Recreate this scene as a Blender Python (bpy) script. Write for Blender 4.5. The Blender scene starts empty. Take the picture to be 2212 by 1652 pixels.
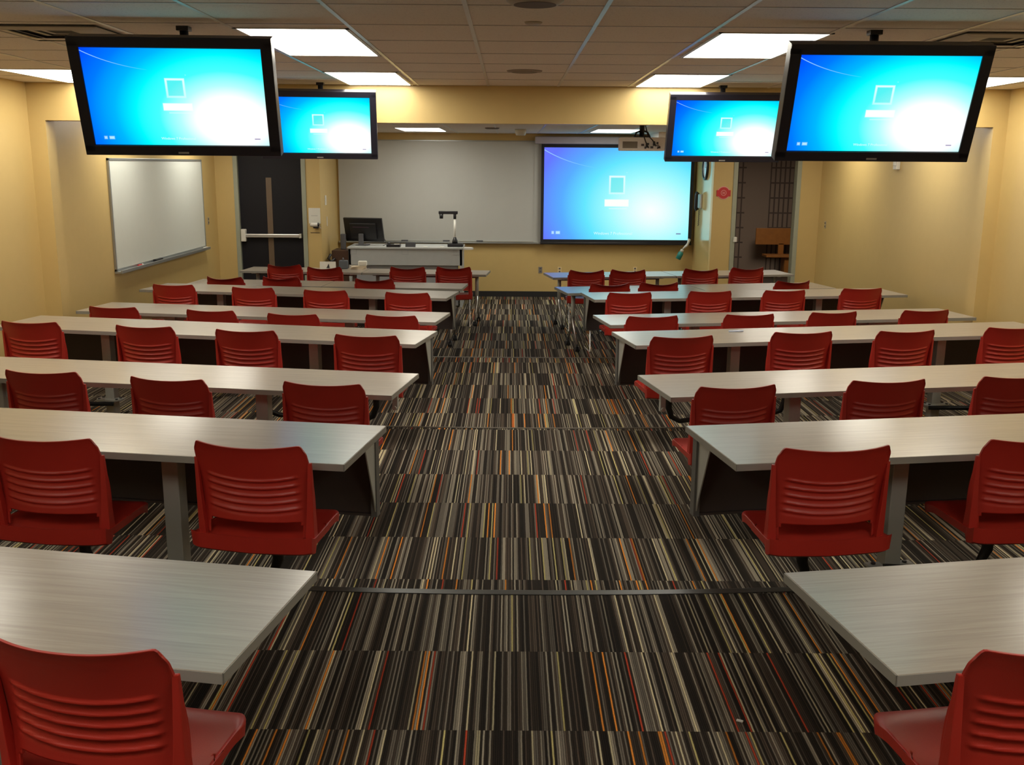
import bpy, bmesh, math, random
from mathutils import Vector, Matrix
random.seed(7)
PI = math.pi
sc = bpy.context.scene
COL = sc.collection
# ---------------------------------------------------------------- camera, world, exposure
CAMZ = 2.36
cd = bpy.data.cameras.new('camera'); cam = bpy.data.objects.new('camera', cd); COL.objects.link(cam)
cd.sensor_fit = 'HORIZONTAL'; cd.sensor_width = 36.0; cd.lens = 2150.0/2212.0*36.0
cd.clip_start = 0.05; cd.clip_end = 100
Rm = Matrix.Rotation(math.radians(-.16), 3, 'Z') @ Matrix.Rotation(PI/2-math.radians(12.36), 3, 'X') @ Matrix.Rotation(math.radians(.42), 3, 'Z')
cam.matrix_world = Matrix.Translation((0, 0, CAMZ)) @ Rm.to_4x4()
sc.camera = cam
w = bpy.data.worlds.new('world'); sc.world = w; w.use_nodes = True
w.node_tree.nodes['Background'].inputs[0].default_value = (.5, .42, .33, 1)
w.node_tree.nodes['Background'].inputs[1].default_value = .05
sc.view_settings.view_transform = 'Standard'; sc.view_settings.look = 'None'
sc.view_settings.exposure = 0.0; sc.view_settings.gamma = 1.0
try: sc.view_settings.use_curve_mapping = False
except Exception: pass
sc.cycles.max_bounces = 8
sc.cycles.sample_clamp_indirect = 4
LAMP = 11.5            # radiance of the ceiling light diffusers
LAMPC = (1.0, .945, .81)

# ---------------------------------------------------------------- node helper
class NT:
    def __init__(s, name):
        s.m = bpy.data.materials.new(name); s.m.use_nodes = True
        s.t = s.m.node_tree; s.b = s.t.nodes['Principled BSDF']; s.out = s.t.nodes['Material Output']
    def n(s, kind, **k):
        nd = s.t.nodes.new(kind)
        for a, b in k.items(): setattr(nd, a, b)
        return nd
    def put(s, sock, v):
        if hasattr(v, 'is_output') or isinstance(v, bpy.types.NodeSocket): s.t.links.new(v, sock)
        else: sock.default_value = v
    def math(s, op, a, b=0.0, c=0.0, clamp=False):
        nd = s.n('ShaderNodeMath', operation=op, use_clamp=clamp)
        s.put(nd.inputs[0], a); s.put(nd.inputs[1], b)
        if op in ('MULTIPLY_ADD', 'SMOOTH_MIN', 'COMPARE', 'WRAP'): s.put(nd.inputs[2], c)
        return nd.outputs[0]
    def xyz(s, kind='Object', scale=None, loc=None):
        tc = s.n('ShaderNodeTexCoord'); o = tc.outputs[kind]
        sp = s.n('ShaderNodeSeparateXYZ'); s.t.links.new(o, sp.inputs[0])
        return o, sp.outputs[0], sp.outputs[1], sp.outputs[2]
    def comb(s, x, y, z=0.0):
        c = s.n('ShaderNodeCombineXYZ'); s.put(c.inputs[0], x); s.put(c.inputs[1], y); s.put(c.inputs[2], z); return c.outputs[0]
    def ramp(s, fac, stops, interp='LINEAR'):
        r = s.n('ShaderNodeValToRGB'); r.color_ramp.interpolation = interp
        el = r.color_ramp.elements
        while len(el) > 1: el.remove(el[-1])
        el[0].position = stops[0][0]; el[0].color = (*stops[0][1], 1)
        for p, c in stops[1:]:
            e = el.new(p); e.color = (*c, 1)
        s.put(r.inputs[0], fac); return r.outputs[0]
    def mix(s, f, a, b):
        m = s.n('ShaderNodeMix', data_type='RGBA'); s.put(m.inputs[0], f)
        s.put(m.inputs[6], a if isinstance(a, bpy.types.NodeSocket) else (*a, 1)); s.put(m.inputs[7], b if isinstance(b, bpy.types.NodeSocket) else (*b, 1))
        return m.outputs[2]
    def noise(s, vec, scale, detail=2, rough=.5):
        n = s.n('ShaderNodeTexNoise'); n.inputs['Scale'].default_value = scale; n.inputs['Detail'].default_value = detail
        n.inputs['Roughness'].default_value = rough
        if vec is not None: s.t.links.new(vec, n.inputs['Vector'])
        return n.outputs[0]
    def mapping(s, vec, scale=(1, 1, 1), loc=(0, 0, 0)):
        m = s.n('ShaderNodeMapping'); s.t.links.new(vec, m.inputs[0]); m.inputs['Scale'].default_value = scale; m.inputs['Location'].default_value = loc
        return m.outputs[0]
    def bump(s, h, strength=.2, dist=.01):
        b = s.n('ShaderNodeBump'); b.inputs['Strength'].default_value = strength; b.inputs['Distance'].default_value = dist
        s.put(b.inputs['Height'], h); s.t.links.new(b.outputs[0], s.b.inputs['Normal'])
    def set(s, base=None, rough=None, metal=None, spec=None, coat=None):
        if base is not None: s.put(s.b.inputs['Base Color'], base if isinstance(base, bpy.types.NodeSocket) else (*base, 1))
        if rough is not None: s.put(s.b.inputs['Roughness'], rough)
        if metal is not None: s.b.inputs['Metallic'].default_value = metal
        if spec is not None: s.b.inputs['Specular IOR Level'].default_value = spec
        if coat is not None: s.b.inputs['Coat Weight'].default_value = coat
    def emit(s, col, st=1.0):
        e = s.n('ShaderNodeEmission'); s.put(e.inputs[0], col if isinstance(col, bpy.types.NodeSocket) else (*col, 1)); s.put(e.inputs[1], st)
        s.t.links.new(e.outputs[0], s.out.inputs[0])

def plain(name, col, rough=.5, metal=0, spec=.5, var=.06, bscale=None, bstr=.1, coat=None):
    q = NT(name); o, x, y, z = q.xyz()
    nz = q.noise(o, 9.0, 3)
    c = q.mix(nz, tuple(v*(1-var) for v in col), tuple(v*(1+var) for v in col))
    q.set(c, rough, metal, spec, coat)
    if bscale: q.bump(q.noise(o, bscale, 3), bstr, .004)
    return q.m

M = {}
M['wall'] = plain('mustard_paint', (.60, .436, .175), .40, var=.03, bscale=260, bstr=.12)
M['wallgrey'] = plain('grey_paint', (.32, .31, .33), .6, var=.03, bscale=260, bstr=.12)
M['base'] = plain('black_rubber_base', (.02, .02, .022), .5)
M['nosing'] = plain('step_nosing_rubber', (.035, .036, .033), .38)
M['nosing_grey'] = plain('step_nosing_grey', (.11, .095, .075), .5)
M['frame'] = plain('sage_steel_paint', (.34, .36, .28), .4)
M['doorblack'] = plain('black_door_laminate', (.010, .009, .012), .6, 0, .25)
M['glass_strip'] = plain('wired_glass', (.15, .105, .07), .25)
M['steel'] = plain('brushed_steel', (.62, .61, .60), .35, 1)
M['chrome'] = plain('chrome', (.75, .75, .77), .18, 1, var=.02)
M['silver'] = plain('silver_paint', (.46, .46, .44), .4, .3)
M['leg'] = plain('grey_leg_paint', (.42, .43, .40), .42, .1)
M['panel'] = plain('perforated_brown_steel', (.055, .042, .040), .55)
M['panel_end'] = plain('dark_grey_steel', (.12, .12, .115), .5)
M['black'] = plain('black_plastic', (.014, .014, .017), .4)
M['bezel'] = plain('bezel_plastic', (.012, .012, .022), .35)
M['darkmetal'] = plain('black_steel', (.02, .02, .02), .45, .4)
M['white'] = plain('white_plastic', (.72, .70, .64), .45)
M['paper'] = plain('paper', (.72, .72, .66), .8)
M['ink'] = plain('ink', (.10, .10, .11), .8)
M['board'] = plain('whiteboard_surface', (.69, .72, .67), .30, var=.02)
M['boardfront'] = plain('whiteboard_matte', (.50, .51, .49), .42, var=.02)
M['alu'] = plain('aluminium', (.40, .42, .42), .35, .7)
M['desk'] = plain('lectern_grey', (.44, .46, .46), .5)
M['deskdark'] = plain('lectern_lower_grey', (.33, .34, .36), .5)
M['casing'] = plain('screen_casing', (.46, .43, .48), .5)
M['screenblack'] = plain('screen_border', (.01, .01, .014), .7)
M['redsign'] = plain('sign_red', (.55, .03, .035), .45)
M['pink'] = plain('sign_pink', (.75, .35, .33), .45)
M['teal'] = plain('teal_plastic', (.03, .28, .26), .3)
M['wood'] = plain('orange_oak', (.36, .13, .025), .45, var=.2)
M['tbar'] = plain('ceiling_bar_paint', (.55, .52, .50), .32, .15)
M['tile'] = None
M['vent'] = plain('vent_paint', (.42, .37, .30), .5)
M['dark'] = plain('shadow_cavity', (.03, .025, .02), .8)
M['brown_shade'] = plain('shadow_brown', (.07, .03, .015), .5)  # brown of painted shade: box beside the desk, line on the column

def red_plastic():
    q = NT('red_plastic'); o, x, y, z = q.xyz()
    q.set(q.mix(q.noise(o, 6, 2), (.36, .020, .013), (.41, .026, .017)), .38, 0, .45)
    q.bump(q.noise(o, 420, 2), .18, .002)
    return q.m
M['red'] = red_plastic()

def laminate():
    q = NT('grey_woodgrain_laminate'); o, x, y, z = q.xyz()
    v = q.mapping(o, (1.3, 34, 1)); a = q.noise(v, 1.6, 5, .65)
    v2 = q.mapping(o, (5, 160, 1), (3, 1, 0)); b = q.noise(v2, 1.0, 3, .6)
    f = q.math('ADD', q.math('MULTIPLY', a, .65), q.math('MULTIPLY', b, .35))
    c = q.ramp(f, [(.34, (.285, .240, .195)), (.50, (.340, .295, .240)), (.66, (.40, .352, .295))])
    q.set(c, .30, 0, .5, .4); q.b.inputs['Coat Roughness'].default_value = .17
    return q.m
M['lam'] = laminate()
M['edge'] = plain('grey_edge_band', (.27, .265, .24), .45)

def tilemat():
    q = NT('ceiling_tile'); o, x, y, z = q.xyz()
    n1 = q.noise(o, 90, 4, .7); n2 = q.noise(o, .8, 2)
    c = q.mix(n2, (.72, .65, .57), (.78, .70, .62))
    c2 = q.mix(q.math('LESS_THAN', n1, .40), c, (.60, .53, .46))
    q.set(c2, .9, 0, .2); q.bump(n1, .25, .003)
    return q.m
M['tile'] = tilemat()

def carpet(pitch=.607, seed=0.0):
    q = NT('striped_carpet'); o, x, y, z = q.xyz()
    wob = q.math('MULTIPLY', q.math('SUBTRACT', q.noise(q.mapping(o, (1, 1, 1)), 22, 2), .5), .0022)
    xx = q.math('ADD', x, wob)
    row = q.math('FLOOR', q.math('DIVIDE', y, pitch))
    col = q.math('FLOOR', q.math('DIVIDE', xx, .0080))
    wn = q.n('ShaderNodeTexWhiteNoise', noise_dimensions='3D')
    q.put(wn.inputs['Vector'], q.comb(col, row, seed))
    r1 = wn.outputs['Value']
    wn2 = q.n('ShaderNodeTexWhiteNoise', noise_dimensions='3D')
    col2 = q.math('FLOOR', q.math('DIVIDE', xx, .031))
    q.put(wn2.inputs['Vector'], q.comb(col2, row, seed+5.0))
    r2 = wn2.outputs['Value']
    D = (.016, .012, .009); D2 = (.030, .022, .016); B = (.062, .046, .034); G = (.115, .098, .078); T = (.215, .187, .142)
    L = (.40, .345, .22); Or = (.50, .18, .028); Rd = (.30, .042, .018)
    c = q.ramp(r1, [(0, D), (.26, D2), (.42, B), (.56, G), (.70, T), (.84, D), (.90, L), (.942, (.34, .29, .12)), (.963, Or), (.986, Rd)], 'CONSTANT')
    shade = q.math('MULTIPLY_ADD', r2, .75, .62)
    fl = q.noise(q.mapping(o, (500, 160, 1)), 1.0, 2, .7)
    sh2 = q.math('MULTIPLY', shade, q.math('MULTIPLY_ADD', fl, .9, .55))
    fr = q.math('FRACT', q.math('DIVIDE', xx, .0080))
    rd = q.math('SINE', q.math('MULTIPLY', fr, PI))
    sh2 = q.math('MULTIPLY', sh2, q.math('MULTIPLY_ADD', rd, 1.05, .42))
    vm = q.n('ShaderNodeVectorMath', operation='SCALE'); q.put(vm.inputs[0], c); q.put(vm.inputs['Scale'], sh2)
    q.set(vm.outputs[0], .95, 0, .15)
    q.bump(q.math('ADD', rd, q.math('MULTIPLY', fl, 1.0)), .35, .003)
    return q.m
M['carpet'] = [carpet(.607, s*3.7) for s in range(4)]

def brickmat():
    q = NT('brown_block_wall'); o, x, y, z = q.xyz()
    fx = q.math('FRACT', q.math('DIVIDE', x, .105)); fz = q.math('FRACT', q.math('DIVIDE', z, .33))
    j = q.math('MAXIMUM', q.math('LESS_THAN', fx, .32), q.math('LESS_THAN', fz, .1))
    zone = q.math('MAXIMUM', q.math('GREATER_THAN', x, 5.78), q.math('LESS_THAN', x, 5.24))
    c = q.mix(q.math('MULTIPLY', j, zone), (.27, .19, .14), (.10, .065, .05))
    q.set(c, .8); return q.m
M['brick'] = brickmat()

def diffuser():
    q = NT('light_diffuser'); o, x, y, z = q.xyz()
    q.emit(LAMPC, LAMP); return q.m
M['diff'] = diffuser()

def screenmat(name, sx, sy, k, wash=0.0):
    """log-on wallpaper of a lit display; object coords: x across, z up, half sizes sx, sy"""
    q = NT(name); o, x, y, z = q.xyz()
    u = q.math('DIVIDE', x, sx); v = q.math('DIVIDE', z, sy)        # -1..1
    dx = q.math('SUBTRACT', u, .48 if wash else .60); dy = q.math('SUBTRACT', v, -.36 if wash else -.48)
    # glow stretched along the falling diagonal
    a = q.math('ADD', q.math('MULTIPLY', dx, .82), q.math('MULTIPLY', dy, -.40))
    b = q.math('ADD', q.math('MULTIPLY', dx, .52), q.math('MULTIPLY', dy, .62))
    aa = q.math('MULTIPLY', a, .95); bb = q.math('MULTIPLY', b, 1.05)
    d1 = q.math('SQRT', q.math('ADD', q.math('POWER', q.math('ABSOLUTE', aa), 2.0), q.math('POWER', q.math('ABSOLUTE', bb), 2.0)))
    if wash > 0:
        stops = [(0, (.98, 1, 1)), (.10, (.80, 1.0, 1.0)), (.30, (.36, .97, 1.0)), (.46, (.13, .80, 1.0)), (.62, (.10, .42, 1.0)), (.80, (.13, .19, 1.0)), (1, (.19, .16, .95))]
    else:
        stops = [(0, (1, 1, 1)), (.17, (1, 1, 1)), (.25, (.45, .99, .97)), (.35, (.06, .97, .95)), (.46, (0, .93, .98)), (.56, (0, .46, .98)), (.68, (0, .19, .98)), (.80, (0, .07, .95)), (.95, (0, .025, .75))]
    c = q.ramp(q.math('MULTIPLY', d1, .53 if wash else .45), stops)
    # arc at upper left: circle centre (-.05, 2.9)
    ex = q.math('SUBTRACT', u, .05); ey = q.math('SUBTRACT', v, 2.05)
    rr = q.math('SQRT', q.math('ADD', q.math('MULTIPLY', ex, ex), q.math('MULTIPLY', ey, ey)))
    arc = q.math('SUBTRACT', 1.0, q.math('DIVIDE', q.math('ABSOLUTE', q.math('SUBTRACT', rr, 1.52)), .009), clamp=True)
    arc = q.math('MULTIPLY', arc, q.math('DIVIDE', q.math('SUBTRACT', -.28, u), .6, clamp=True))
    c = q.mix(q.math('MULTIPLY', arc, .75), c, (.5, 1, 1))
    def rect(cx, cy, hx, hy, soft=.012):
        ax = q.math('SUBTRACT', hx, q.math('ABSOLUTE', q.math('SUBTRACT', u, cx)))
        ay = q.math('MULTIPLY', q.math('SUBTRACT', hy, q.math('ABSOLUTE', q.math('SUBTRACT', v, cy))), sy/sx)
        return q.math('DIVIDE', q.math('MINIMUM', ax, ay), soft, clamp=True)
    outer = rect(.0, .20, .115, .21); inner = rect(.0, .20, .093, .172)
    ring = q.math('SUBTRACT', outer, inner, clamp=True)
    fade = q.math('MULTIPLY_ADD', v, 1.2, .45, clamp=True)
    c = q.mix(q.math('MULTIPLY', inner, .55), c, (.12, .80, .82))
    c = q.mix(q.math('MULTIPLY', ring, q.math('MAXIMUM', fade, .25)), c, (.85, 1, 1))
    c = q.mix(rect(.0, -.19, .17, .085), c, (1, 1, .97))
    c = q.mix(q.math('MULTIPLY', rect(.02, -.315, .13, .018), .6), c, (.9, 1, 1))
    c = q.mix(q.math('MULTIPLY', rect(-.87, -.85, .022, .04), .7), c, (.6, .95, 1))
    c = q.mix(q.math('MULTIPLY', rect(-.80, -.85, .034, .04), .75), c, (.6, .95, 1))
    c = q.mix(rect(.865, -.86, .036, .018, .01), c, (.12, .06, .30))
    c = q.mix(q.math('MULTIPLY', rect(.13, .47, .008, .012), .6), c, (.9, 1, 1))
    q.emit(c, k)
    return q.m

# ---------------------------------------------------------------- mesh helpers
def add_box(bm, x0, x1, y0, y1, z0, z1, mat=None, mi=0):
    c = [(x0,y0,z0),(x1,y0,z0),(x1,y1,z0),(x0,y1,z0),(x0,y0,z1),(x1,y0,z1),(x1,y1,z1),(x0,y1,z1)]
    vs = [bm.verts.new(Vector(p) if mat is None else mat @ Vector(p)) for p in c]
    for f in ((3,2,1,0),(4,5,6,7),(0,1,5,4),(1,2,6,5),(2,3,7,6),(3,0,4,7)):
        fc = bm.faces.new([vs[i] for i in f]); fc.material_index = mi
    return vs

def add_bbox(bm, x0, x1, y0, y1, z0, z1, bev=.003, mat=None, seg=2):
    t = bmesh.new(); add_box(t, x0, x1, y0, y1, z0, z1)
    bmesh.ops.bevel(t, geom=list(t.edges), offset=bev, segments=seg, profile=.5, affect='EDGES')
    merge(bm, t, mat)

def merge(bm, t, mat=None):
    mp = {}
    for v in t.verts: mp[v] = bm.verts.new(v.co if mat is None else mat @ v.co)
    for f in t.faces:
        try: bm.faces.new([mp[v] for v in f.verts])
        except ValueError: pass
    t.free()

def add_prism(bm, pts, z0, z1, mat=None, bev=0):
    t = bmesh.new()
    lo = [t.verts.new((x, y, z0)) for x, y in pts]; hi = [t.verts.new((x, y, z1)) for x, y in pts]
    n = len(pts)
    t.faces.new(list(reversed(lo))); t.faces.new(hi)
    for i in range(n): t.faces.new([lo[i], lo[(i+1) % n], hi[(i+1) % n], hi[i]])
    if bev: bmesh.ops.bevel(t, geom=list(t.edges), offset=bev, segments=2, profile=.5, affect='EDGES')
    merge(bm, t, mat)

def add_tube(bm, path, r, seg=10, closed=False, caps=True):
    path = [Vector(p) for p in path]; n = len(path); rings = []
    rs = r if isinstance(r, (list, tuple)) else [r]*n
    up = Vector((0, 0, 1))
    prev = None
    for i, p in enumerate(path):
        a = path[(i-1) % n] if (closed or i > 0) else p
        b = path[(i+1) % n] if (closed or i < n-1) else p
        d = (b-a).normalized()
        if prev is None:
            h = up if abs(d.dot(up)) < .9 else Vector((1, 0, 0))
            e1 = d.cross(h).normalized()
        else:
            e1 = (prev - d*prev.dot(d)).normalized()
        prev = e1; e2 = d.cross(e1)
        rings.append([bm.verts.new(p + (e1*math.cos(2*PI*k/seg)+e2*math.sin(2*PI*k/seg))*rs[i]) for k in range(seg)])
    m = n if closed else n-1
    for i in range(m):
        A, B = rings[i], rings[(i+1) % n]
        for k in range(seg):
            f = bm.faces.new([A[k], A[(k+1) % seg], B[(k+1) % seg], B[k]]); f.smooth = True
    if caps and not closed:
        bm.faces.new(list(reversed(rings[0]))); bm.faces.new(rings[-1])

def add_cyl(bm, c, axis, r, h, seg=24, r2=None):
    c = Vector(c); ax = Vector(axis).normalized()
    add_tube(bm, [c, c+ax*h], [r, r if r2 is None else r2], seg)

def obj(name, bm, mat, parent=None, smooth=False):
    me = bpy.data.meshes.new(name)
    bmesh.ops.recalc_face_normals(bm, faces=list(bm.faces))
    bm.to_mesh(me); bm.free()
    for m_ in (mat if isinstance(mat, (list, tuple)) else [mat]): me.materials.append(m_)
    if smooth:
        for p in me.polygons: p.use_smooth = True
    o = bpy.data.objects.new(name, me); COL.objects.link(o)
    if parent: o.parent = parent
    return o

def thing(name, label, cat, loc=(0, 0, 0), rz=0, group=None, rx=0):
    o = bpy.data.objects.new(name, None); COL.objects.link(o); o.empty_display_size = .1
    o.location = loc; o.rotation_mode = 'XYZ'; o.rotation_euler = (rx, 0, rz)
    o['label'] = label; o['category'] = cat
    if group: o['group'] = group
    return o

def tag(o, label, cat, group=None, kind=None):
    o['label'] = label; o['category'] = cat
    if group: o['group'] = group
    if kind: o['kind'] = kind
    return o

def struct(name, bm, mat, label=None, parent=None):
    o = obj(name, bm, mat, parent)
    if not parent: o['kind'] = 'structure'
    if label: o['label'] = label
    return o

def dup(root, loc, rz, label, group=None):
    r = root.copy(); COL.objects.link(r); r.location = loc; r.rotation_euler = (root.rotation_euler[0], 0, rz)
    r['label'] = label
    if group: r['group'] = group
    for ch in list(root.children):
        c = ch.copy(); COL.objects.link(c); c.parent = r
        for g in list(ch.children):
            e = g.copy(); COL.objects.link(e); e.parent = c
    return r

def text_mesh(name, body, size, parent, mat, loc, rot=(PI/2, 0, 0), ext=.0004, align='CENTER'):
    cu = bpy.data.curves.new(name, 'FONT'); cu.body = body; cu.size = size; cu.extrude = ext
    cu.align_x = align; cu.align_y = 'CENTER'
    t = bpy.data.objects.new(name, cu); COL.objects.link(t)
    bpy.context.view_layer.update()
    me = bpy.data.meshes.new_from_object(t.evaluated_get(bpy.context.evaluated_depsgraph_get()))
    bpy.data.objects.remove(t)
    me.materials.clear(); me.materials.append(mat)
    o = bpy.data.objects.new(name, me); COL.objects.link(o)
    o.location = loc; o.rotation_euler = rot
    if parent: o.parent = parent
    return o

# ---------------------------------------------------------------- room shell
XL, XR = -4.86, 5.01
CL, CR = -4.80, 5.05
YB, YD, YF = 10.36, 16.5, 18.1
ZC, ZF, ZH = 3.127, 2.89, 2.76
AL, AR = -3.10, 3.30
STEP = [(.33, 4.52), (.22, 8.00), (.11, 11.66)]
def nos(c, sag):
    return [(x, c + min(.075, sag*((x-.05)/1.2)**2)) for x in [5.4-.4*k for k in range(28)]]
CURV = [nos(4.52, .045), nos(8.0, .04), nos(11.66, .03)]
def tier(name, curve, z0, z1, seam, mat):
    bm = bmesh.new()
    pts = [(x, y-seam) for x, y in curve] + [(-5.4, -3.2-seam), (5.4, -3.2-seam)]
    add_prism(bm, pts, z0, z1)
    o = struct(name, bm, mat); o.location = (0, seam, 0)
    return o
tier('floor', CURV[0], .22, .33, 3.296, M['carpet'][0])
tier('floor', CURV[1], .11, .22, 4.906, M['carpet'][1])
tier('floor', CURV[2], 0, .11, 8.928, M['carpet'][2])
bm = bmesh.new(); add_box(bm, -5.4, 5.6, -3.2-12.839, YF+.1-12.839, -.1, 0)
o = struct('floor', bm, M['carpet'][3]); o.location = (0, 12.839, 0)
for i, (z, c) in enumerate(STEP):
    bm = bmesh.new(); wdt = (.048, .022, .028)[i]
    cv = CURV[i]
    prof = [(-wdt, z-.002), (-wdt, z+.004), (-.006, z+.007), (.006, z+.002), (.006, z-.03), (0, z-.03)]
    rings = [[bm.verts.new((x, y+p[0], p[1])) for p in prof] for x, y in cv]
    for a, b in zip(rings, rings[1:]):
        for k in range(len(prof)): bm.faces.new([a[k], a[(k+1) % 6], b[(k+1) % 6], b[k]])
    struct('trim_%d' % (i+1), bm, M['nosing'] if i == 0 else M['nosing_grey'])

bm = bmesh.new()
add_box(bm, XL-.2, XL, -3, YB, -.1, ZC+.1)
add_box(bm, XL-.2, CL, YB+.2, YD, -.1, ZF+.1)
add_box(bm, XL-.2, -4.69, YB, YB+.2, -.1, ZH)
struct('wall_left', bm, M['wall'])
bm = bmesh.new()
add_box(bm, XR, XR+.2, -3, YB, -.1, ZC+.1)
add_box(bm, CR, XR+.2, YB+.2, YD, -.1, ZF+.1)
add_box(bm, 4.87, XR+.2, YB, YB+.2, -.1, ZH)
struct('wall_right', bm, M['wall'])
bm = bmesh.new(); add_box(bm, XL-.2, XR+.2, YB, YB+.2, ZH, ZC+.1); struct('wall_beam', bm, M['wall'])
bm = bmesh.new(); add_box(bm, XL-.2, XR+.2, -3.2, -3, -.1, ZC+.1); struct('wall_back', bm, M['wall'])
bm = bmesh.new(); add_box(bm, XL-.2, XR+.2, -3, YB, ZC, ZC+.1); struct('ceiling', bm, M['tile'])
bm = bmesh.new(); add_box(bm, XL-.2, XR+.2, YB+.2, YF+.1, ZF, ZF+.1); struct('ceiling', bm, M['tile'])
bm = bmesh.new(); add_box(bm, AL-.1, AR+.1, YF, YF+.15, -.1, ZF+.1); struct('wall_front', bm, M['wall'])
# alcove sides + the wall pieces with the two doors
DT = 2.58
bm = bmesh.new()
add_box(bm, AL-.12, AL, YD, YF, -.1, ZF)
add_box(bm, -3.33, AL-.12, YD, YD+.15, -.1, ZF)
add_box(bm, -5.0, -4.50, YD, YD+.15, -.1, ZF)
add_box(bm, -4.50, -3.33, YD, YD+.15, DT, ZF)
struct('wall_front_left', bm, M['wall'])
bm = bmesh.new()
add_box(bm, AR, AR+.12, YD+.15, YF, -.1, ZF); struct('wall_alcove_right', bm, plain('mustard_semi_gloss', (.60, .436, .175), .14, spec=.9, var=.03))
bm = bmesh.new()
add_box(bm, AR, 3.64, YD, YD+.15, -.1, ZF)
add_box(bm, 4.68, 5.21, YD, YD+.15, -.1, ZF)
add_box(bm, 3.64, 4.68, YD, YD+.15, DT, ZF)
struct('wall_front_right', bm, M['wall'])
# baseboards
bm = bmesh.new(); add_box(bm, AL, AR, YF-.012, YF, 0, .10); struct('baseboard_front', bm, M['base'])
bm = bmesh.new()
add_box(bm, XL, XL+.012, -3, YB, .0, .43); add_box(bm, CL, CL+.012, YB+.2, YD, 0, .10); struct('baseboard_left', bm, M['base'])
bm = bmesh.new()
add_box(bm, XR-.012, XR, -3, YB, .0, .43); add_box(bm, CR-.012, CR, YB+.2, YD, 0, .10); struct('baseboard_right', bm, M['base'])
# hallway beyond the open right door
bm = bmesh.new(); add_box(bm, 2.5, 9, 22.6, 22.8, -.1, 2.8); struct('wall_hall', bm, M['brick'])
bm = bmesh.new(); add_box(bm, 9, 9.2, 16.7, 22.8, -.1, 2.8); add_box(bm, 2.4, 2.5, 18.3, 22.8, -.1, 2.8); add_box(bm, 5.21, 9.2, 16.55, 16.7, -.1, 2.8); struct('wall_hall_side', bm, M['brick'])
bm = bmesh.new(); add_box(bm, 2.4, 9.2, 16.65, 22.8, 2.8, 2.9); struct('ceiling', bm, M['tile'])
bm = bmesh.new(); add_box(bm, 2.4, 9.2, 18.2, 22.8, -.1, -.001); add_box(bm, 3.42, 9.2, 16.51, 18.21, -.1, -.0005)
struct('floor', bm, plain('hall_floor', (.05, .035, .025), .5))

# ceiling grid bars
GX = [-4.43+.70*k for k in range(14)]
GY = [YB-.02-.735*k for k in range(18)]
bm = bmesh.new()
for x in GX: add_box(bm, x-.012, x+.012, -3, YB, ZC-.004, ZC+.002)
struct('trim_4', bm, M['tbar'])
bm = bmesh.new()
for y in GY: add_box(bm, XL, XR, y-.006, y+.006, ZC-.0025, ZC+.002)
struct('trim_5', bm, plain('cross_bar_paint', (.42, .37, .32), .4))
bm = bmesh.new()
for x in GX: add_box(bm, x-.012, x+.012, YB+.2, YF if AL < x < AR else YD, ZF-.004, ZF+.002)
struct('trim_6', bm, M['tbar'])

# ---------------------------------------------------------------- ceiling lights
def light_panel(x0, x1, y0, y1, z, label, name='ceiling_light', group='recessed ceiling light panels'):
    cx, cy = (x0+x1)/2, (y0+y1)/2; hx, hy = (x1-x0)/2, (y1-y0)/2
    t = thing(name, label, 'light', (cx, cy, z), 0, group)
    bm = bmesh.new()
    for a in ((-hx, -hx+.022, -hy, hy), (hx-.022, hx, -hy, hy), (-hx, hx, -hy, -hy+.022), (-hx, hx, hy-.022, hy)):
        add_box(bm, a[0], a[1], a[2], a[3], -.006, .001)
    obj('frame', bm, M['white'], t)
    bm = bmesh.new(); add_box(bm, -hx+.022, hx-.022, -hy+.022, hy-.022, -.0045, .001)
    obj('diffuser', bm, M['diff'], t)
    return t
PX = [(-1.63, -.95), (1.20, 1.90)]
light_panel(-1.63, -.95, 6.10, 7.60, ZC, 'bright ceiling light panel above the left near television')
light_panel(1.22, 1.90, 6.15, 7.55, ZC, 'bright ceiling light panel beside the right near television')
light_panel(-1.63, -.98, 8.92, 10.33, ZC, 'bright ceiling light panel left of centre against the beam')
light_panel(1.22, 1.90, 8.92, 10.33, ZC, 'bright ceiling light panel right of centre against the beam')
light_panel(-4.42, -3.74, 8.88, 10.33, ZC, 'ceiling light panel in the far left corner behind the television')
light_panel(3.94, 4.62, 8.92, 10.33, ZC, 'ceiling light panel at the right edge beyond the television')
for i, (x0, x1, s) in enumerate(((-4.42, -3.74, 'left'), (3.94, 4.62, 'right'))):
    light_panel(x0, x1, 5.98, 7.40, ZC, 'ceiling light panel out of frame by the %s wall' % s, group='ceiling light panels out of frame')
for (x0, x1, s) in ((-4.42, -3.74, 'far left'), (-1.63, -.95, 'inner left'), (1.22, 1.90, 'inner right'), (3.94, 4.62, 'far right')):
    light_panel(x0, x1, .4, 1.85, ZC, 'ceiling light panel out of frame over the camera, %s of its row' % s, group='ceiling light panels out of frame')
light_panel(-1.78, -1.06, 15.5, 17.1, ZF, 'light panel in the low front ceiling above the lectern')
light_panel(1.30, 2.02, 15.5, 17.1, ZF, 'light panel in the low front ceiling beside the projector')
for (x, y, s) in ((-4.2, 12.3, 'left'), (-4.2, 14.9, 'left'), (4.35, 12.0, 'right'), (4.35, 14.7, 'right')):
    light_panel(x-.33, x+.33, y-.6, y+.6, ZF, 'low front ceiling light panel by the %s wall, %s' % (s, 'nearer the beam' if y < 13 else 'nearer the door'))
# added lamp out of view that brightens the hallway
light_panel(4.6, 5.8, 19.0, 20.2, 2.8, 'added square light, unseen, that brightens the hallway beyond the door', group='added hallway light')

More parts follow.
